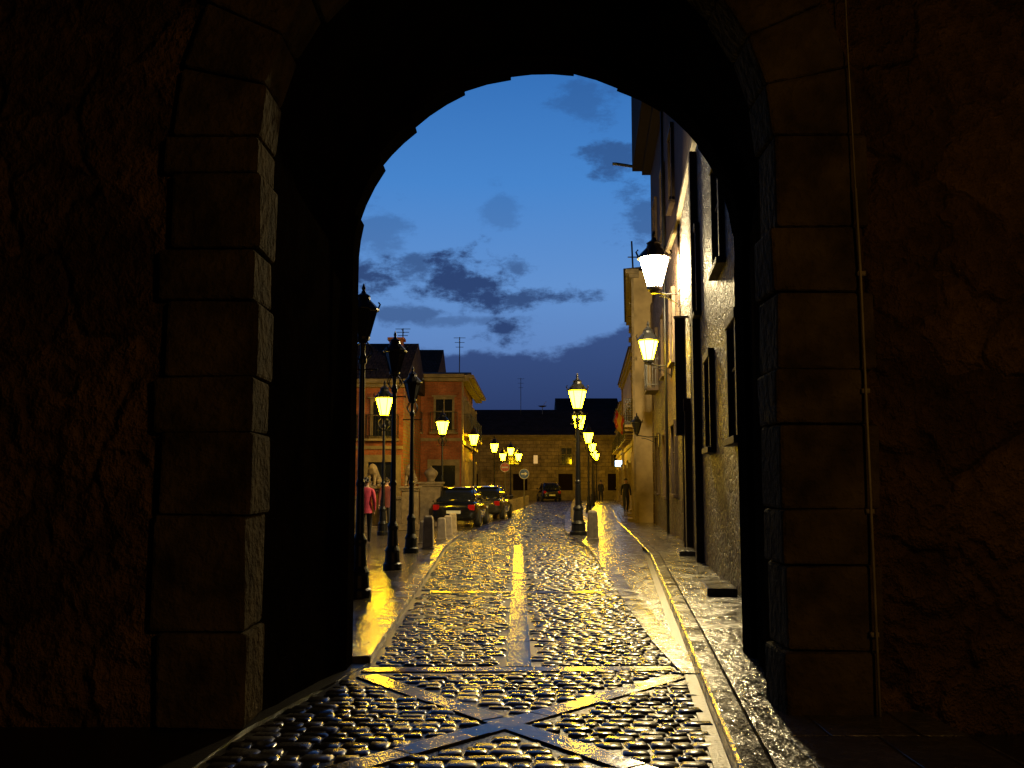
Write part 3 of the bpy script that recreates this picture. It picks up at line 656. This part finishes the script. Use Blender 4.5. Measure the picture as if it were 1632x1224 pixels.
# ------------------------------------------------------------------ cars
def car(x,y,rot,paint,suv=False):
    e=empty('parked_car'); k=1.12 if suv else 1.0
    c,s=math.cos(rot),math.sin(rot)
    def T(p): return (x+p[0]*c-p[1]*s,y+p[0]*s+p[1]*c,p[2])
    def loft(st,name,mat,sub=1):
        mb=MB(); vs=[];fs=[]
        for (yy,wb,wt,z0,z1) in st:
            zm=z0+(z1-z0)*.55
            ring=[(-wb*.96,z0+.06),(-wb*.86,z0),(0,z0),(wb*.86,z0),(wb*.96,z0+.06),(wb,zm),(wt,z1-.06),(wt*.88,z1),(0,z1+.02),(-wt*.88,z1),(-wt,z1-.06),(-wb,zm)]
            vs+=[T((a,yy,b*k if b>.5 else b)) for a,b in ring]
        n=12
        for q in range(len(st)-1):
            for i in range(n): j=(i+1)%n; fs.append((q*n+i,q*n+j,(q+1)*n+j,(q+1)*n+i))
        fs.append(tuple(range(n))[::-1]); fs.append(tuple((len(st)-1)*n+i for i in range(n)))
        mb.add(vs,fs); o=mb.build(name,mat,e,smooth=True)
        m=o.modifiers.new('s','SUBSURF'); m.levels=sub; m.render_levels=sub
        return o
    loft([(-2.12,.70,.68,.34,.70),(-2.08,.80,.76,.27,.90),(-1.8,.87,.82,.22,.97),(-1.0,.88,.83,.2,.93),(0,.88,.84,.2,.92),(1.0,.88,.82,.2,.90),(1.75,.86,.76,.22,.80),(2.1,.78,.68,.26,.68),(2.18,.66,.6,.32,.58)],'body',paint)
    loft([(-1.98,.70,.58,.86,.97),(-1.72,.74,.58,.86,1.28),(-1.35,.77,.58,.86,1.42),(-.5,.79,.60,.86,1.46),(.2,.79,.60,.86,1.42),(.75,.78,.60,.86,1.18),(1.15,.74,.62,.84,.92)],'greenhouse','glass')
    loft([(-1.55,.60,.55,1.40,1.415),(-1.1,.615,.58,1.43,1.465),(-.4,.62,.59,1.45,1.49),(.15,.61,.58,1.42,1.45)],'roof_panel',paint)
    mb=MB()
    for sg in (-1,1):
        mb.tube([T((sg*.80,-1.85,.92*k)),T((sg*.62,-1.45,1.42*k))],.03,5); mb.tube([T((sg*.82,-.25,.9*k)),T((sg*.625,-.25,1.45*k))],.028,5); mb.tube([T((sg*.76,1.0,.92*k)),T((sg*.62,.2,1.42*k))],.028,5)
        mb.tube([T((sg*.86,.62,.95*k)),T((sg*1.0,.6,.99*k)),T((sg*1.02,.58,.97*k))],[.03,.07,.05],8)
    mb.build('pillars_and_mirrors',paint,e,smooth=True)
    ty,al=MB(),MB()
    for sg in (-1,1):
        for yy in (-1.32,1.32):
            for mbx,prof in ((ty,[(.20,-.10),(.30,-.10),(.32,-.07),(.32,.07),(.30,.10),(.20,.10)]),(al,[(.03,-.105),(.19,-.095),(.2,0),(.19,.095),(.03,.105)])):
                vs=[];fs=[];n=20
                for (r,o_) in prof:
                    for i in range(n): t=2*math.pi*i/n; vs.append(T((sg*.79+o_,yy+r*math.cos(t),.32+r*math.sin(t))))
                for q in range(len(prof)-1):
                    for i in range(n): j=(i+1)%n; fs.append((q*n+i,q*n+j,(q+1)*n+j,(q+1)*n+i))
                mbx.add(vs,fs)
    ty.build('tyres','rubber',e,smooth=True); al.build('wheel_rims','alloy',e)
    tl,hl,pl=MB(),MB(),MB()
    def bx(m,x0,x1,y0,y1,z0,z1): m.hexa([T(p) for p in ((x0,y0,z0),(x1,y0,z0),(x1,y1,z0),(x0,y1,z0),(x0,y0,z1),(x1,y0,z1),(x1,y1,z1),(x0,y1,z1))])
    for sg in (-1,1):
        a,b=sorted((sg*.52,sg*.76)); bx(tl,a,b,-2.11,-1.95,.62*k,.82*k); bx(hl,a,b,1.95,2.12,.5*k,.64*k)
    bx(pl,-.26,.26,-2.145,-2.10,.50,.61)
    tl.build('tail_lights','tail',e,bevel=.02); hl.build('head_lights','headl',e,bevel=.02); pl.build('number_plate','plate',e)
car(-1.95,37.6,-.08,'carpaint'); car(-1.05,45.0,-.12,'carpaint2'); car(3.3,87.5,.1,'carpaint',True)
# ------------------------------------------------------------------ traffic signs
def disc(mb,x,y,z,r,t,n=28,r0=0):
    vs=[];fs=[]
    for yy in (y,y+t):
        for i in range(n): a=2*math.pi*i/n; vs.append((x+r*math.cos(a),yy,z+r*math.sin(a)))
    fs=[tuple(range(n)),tuple(range(n,2*n))[::-1]]+[(i,n+i,n+(i+1)%n,(i+1)%n) for i in range(n)]
    mb.add(vs,fs)
def sign(x,y,z,kind,z0=0):
    e=empty('traffic_sign'); mb=MB(); mb.lathe([(.035,0),(.035,z+.3-z0)],x,y+.07,8,z0); mb.build('post','metal',e)
    m=MB(); disc(m,x,y,z,.30,.02); m.build('rim','white',e)
    m=MB(); disc(m,x,y-.006,z,.275,.004); m.build('face','blue' if kind=='arrow' else 'red',e)
    m=MB()
    if kind=='arrow':
        m.add([(x-.18,y-.012,z-.03),(x+.04,y-.012,z-.03),(x+.04,y-.012,z-.11),(x+.2,y-.012,z),(x+.04,y-.012,z+.11),(x+.04,y-.012,z+.03),(x-.18,y-.012,z+.03)],[tuple(range(7))])
    else: m.box(x-.2,x+.2,y-.014,y-.007,z-.045,z+.045)
    m.build('symbol','white',e)
sign(.72,58,2.15,'arrow'); sign(-.45,62,2.6,'noentry')
# ------------------------------------------------------------------ world : dusk sky with clouds
w=bpy.data.worlds.new('World'); scene.world=w; w.use_nodes=True
nt=NT(w.node_tree); bg=w.node_tree.nodes['Background']
tc=nt.new('ShaderNodeTexCoord').outputs['Generated']
sp=nt.new('ShaderNodeSeparateXYZ'); nt.l.new(tc,sp.inputs[0]); vx,vy,vz=sp.outputs
ya=nt.m('MAXIMUM',nt.m('ABSOLUTE',vy),.02)
a=nt.m('DIVIDE',vx,ya); el=nt.m('DIVIDE',vz,ya)
cr=nt.new('ShaderNodeValToRGB'); nt.l.new(vz,cr.inputs[0])
els=cr.color_ramp.elements
stops=[(0,(.07,.13,.33)),(.12,(.11,.22,.50)),(.2,(.12,.28,.62)),(.3,(.062,.23,.60)),(.42,(.030,.15,.46)),(.6,(.010,.05,.19)),(1,(.004,.016,.06))]
els[0].position=0; els[0].color=c4(stops[0][1]); els[1].position=1; els[1].color=c4(stops[-1][1])
for p_,c_ in stops[1:-1]: q_=els.new(p_); q_.color=c4(c_)
cv=nt.new('ShaderNodeCombineXYZ'); nt.l.new(a,cv.inputs[0]); nt.l.new(nt.m('MULTIPLY',el,1.7),cv.inputs[1]); 
n1=nt.noise(cv.outputs[0],18,6,.68)
nn=nt.m('MULTIPLY',nt.m('SUBTRACT',n1,.5),4.8)
tot=None
for (a0,e0,wa,he,st) in ((-.150,.213,.045,.022,.9),(-.105,.221,.024,.018,.7),(-.043,.208,.052,.028,.95),(.028,.192,.048,.009,.85),(-.007,.158,.022,.012,.95),(.08,.405,.03,.03,.35),(.112,.343,.035,.022,.65),(.138,.279,.025,.03,.55),(.006,.224,.016,.009,.6),(-.12,.175,.06,.010,.6),(-.14,.26,.03,.03,.35),(-.01,.29,.02,.02,.25),(-.06,.168,.07,.006,.45)):
    dx=nt.m('DIVIDE',nt.m('SUBTRACT',a,a0),wa); dy=nt.m('DIVIDE',nt.m('SUBTRACT',el,e0),he)
    d=nt.m('SQRT',nt.m('ADD',nt.m('MULTIPLY',dx,dx),nt.m('MULTIPLY',dy,dy)))
    f=nt.m('MULTIPLY',nt.rng(nt.m('ADD',d,nn),1.35,.35,0,1,True),st)
    tot=f if tot is None else nt.m('MAXIMUM',tot,f)
top=nt.m('ADD',nt.m('ADD',.137,nt.m('MULTIPLY',nt.m('MAXIMUM',nt.m('SUBTRACT',a,.05),0.0),.38)),nt.m('MULTIPLY',nn,.010))
bank=nt.rng(nt.m('SUBTRACT',top,el),-.004,.008,0,.93,True)
bcol=nt.mix(nt.rng(el,.05,.15,0,1),c4((.014,.026,.095)),c4((.030,.062,.19)))
sky=nt.mix(tot,cr.outputs[0],c4((.020,.045,.145)))
sky=nt.mix(bank,sky,bcol)
back=nt.rng(vy,.1,.85,.14,1,True)
sc=nt.new('ShaderNodeVectorMath',operation='SCALE'); nt.l.new(sky,sc.inputs[0]); nt.l.new(back,sc.inputs['Scale'])
st=nt.new('ShaderNodeTexSky'); st.sky_type='NISHITA'; st.sun_disc=False; st.sun_elevation=math.radians(-3); st.sun_rotation=math.radians(20)
s2=nt.new('ShaderNodeVectorMath',operation='SCALE'); nt.l.new(st.outputs[0],s2.inputs[0]); s2.inputs['Scale'].default_value=.006
ad=nt.new('ShaderNodeVectorMath',operation='ADD'); nt.l.new(sc.outputs[0],ad.inputs[0]); nt.l.new(s2.outputs[0],ad.inputs[1])
nt.l.new(ad.outputs[0],bg.inputs[0]); bg.inputs[1].default_value=1.0
# ------------------------------------------------------------------ camera
cd=bpy.data.cameras.new('camera'); co=bpy.data.objects.new('camera',cd); scene.collection.objects.link(co)
co.location=(0,0,1.6); co.rotation_euler=(math.radians(90+5.82),0,0); cd.sensor_width=36; cd.lens=34.19; cd.clip_end=2000; cd.clip_start=.05
scene.camera=co
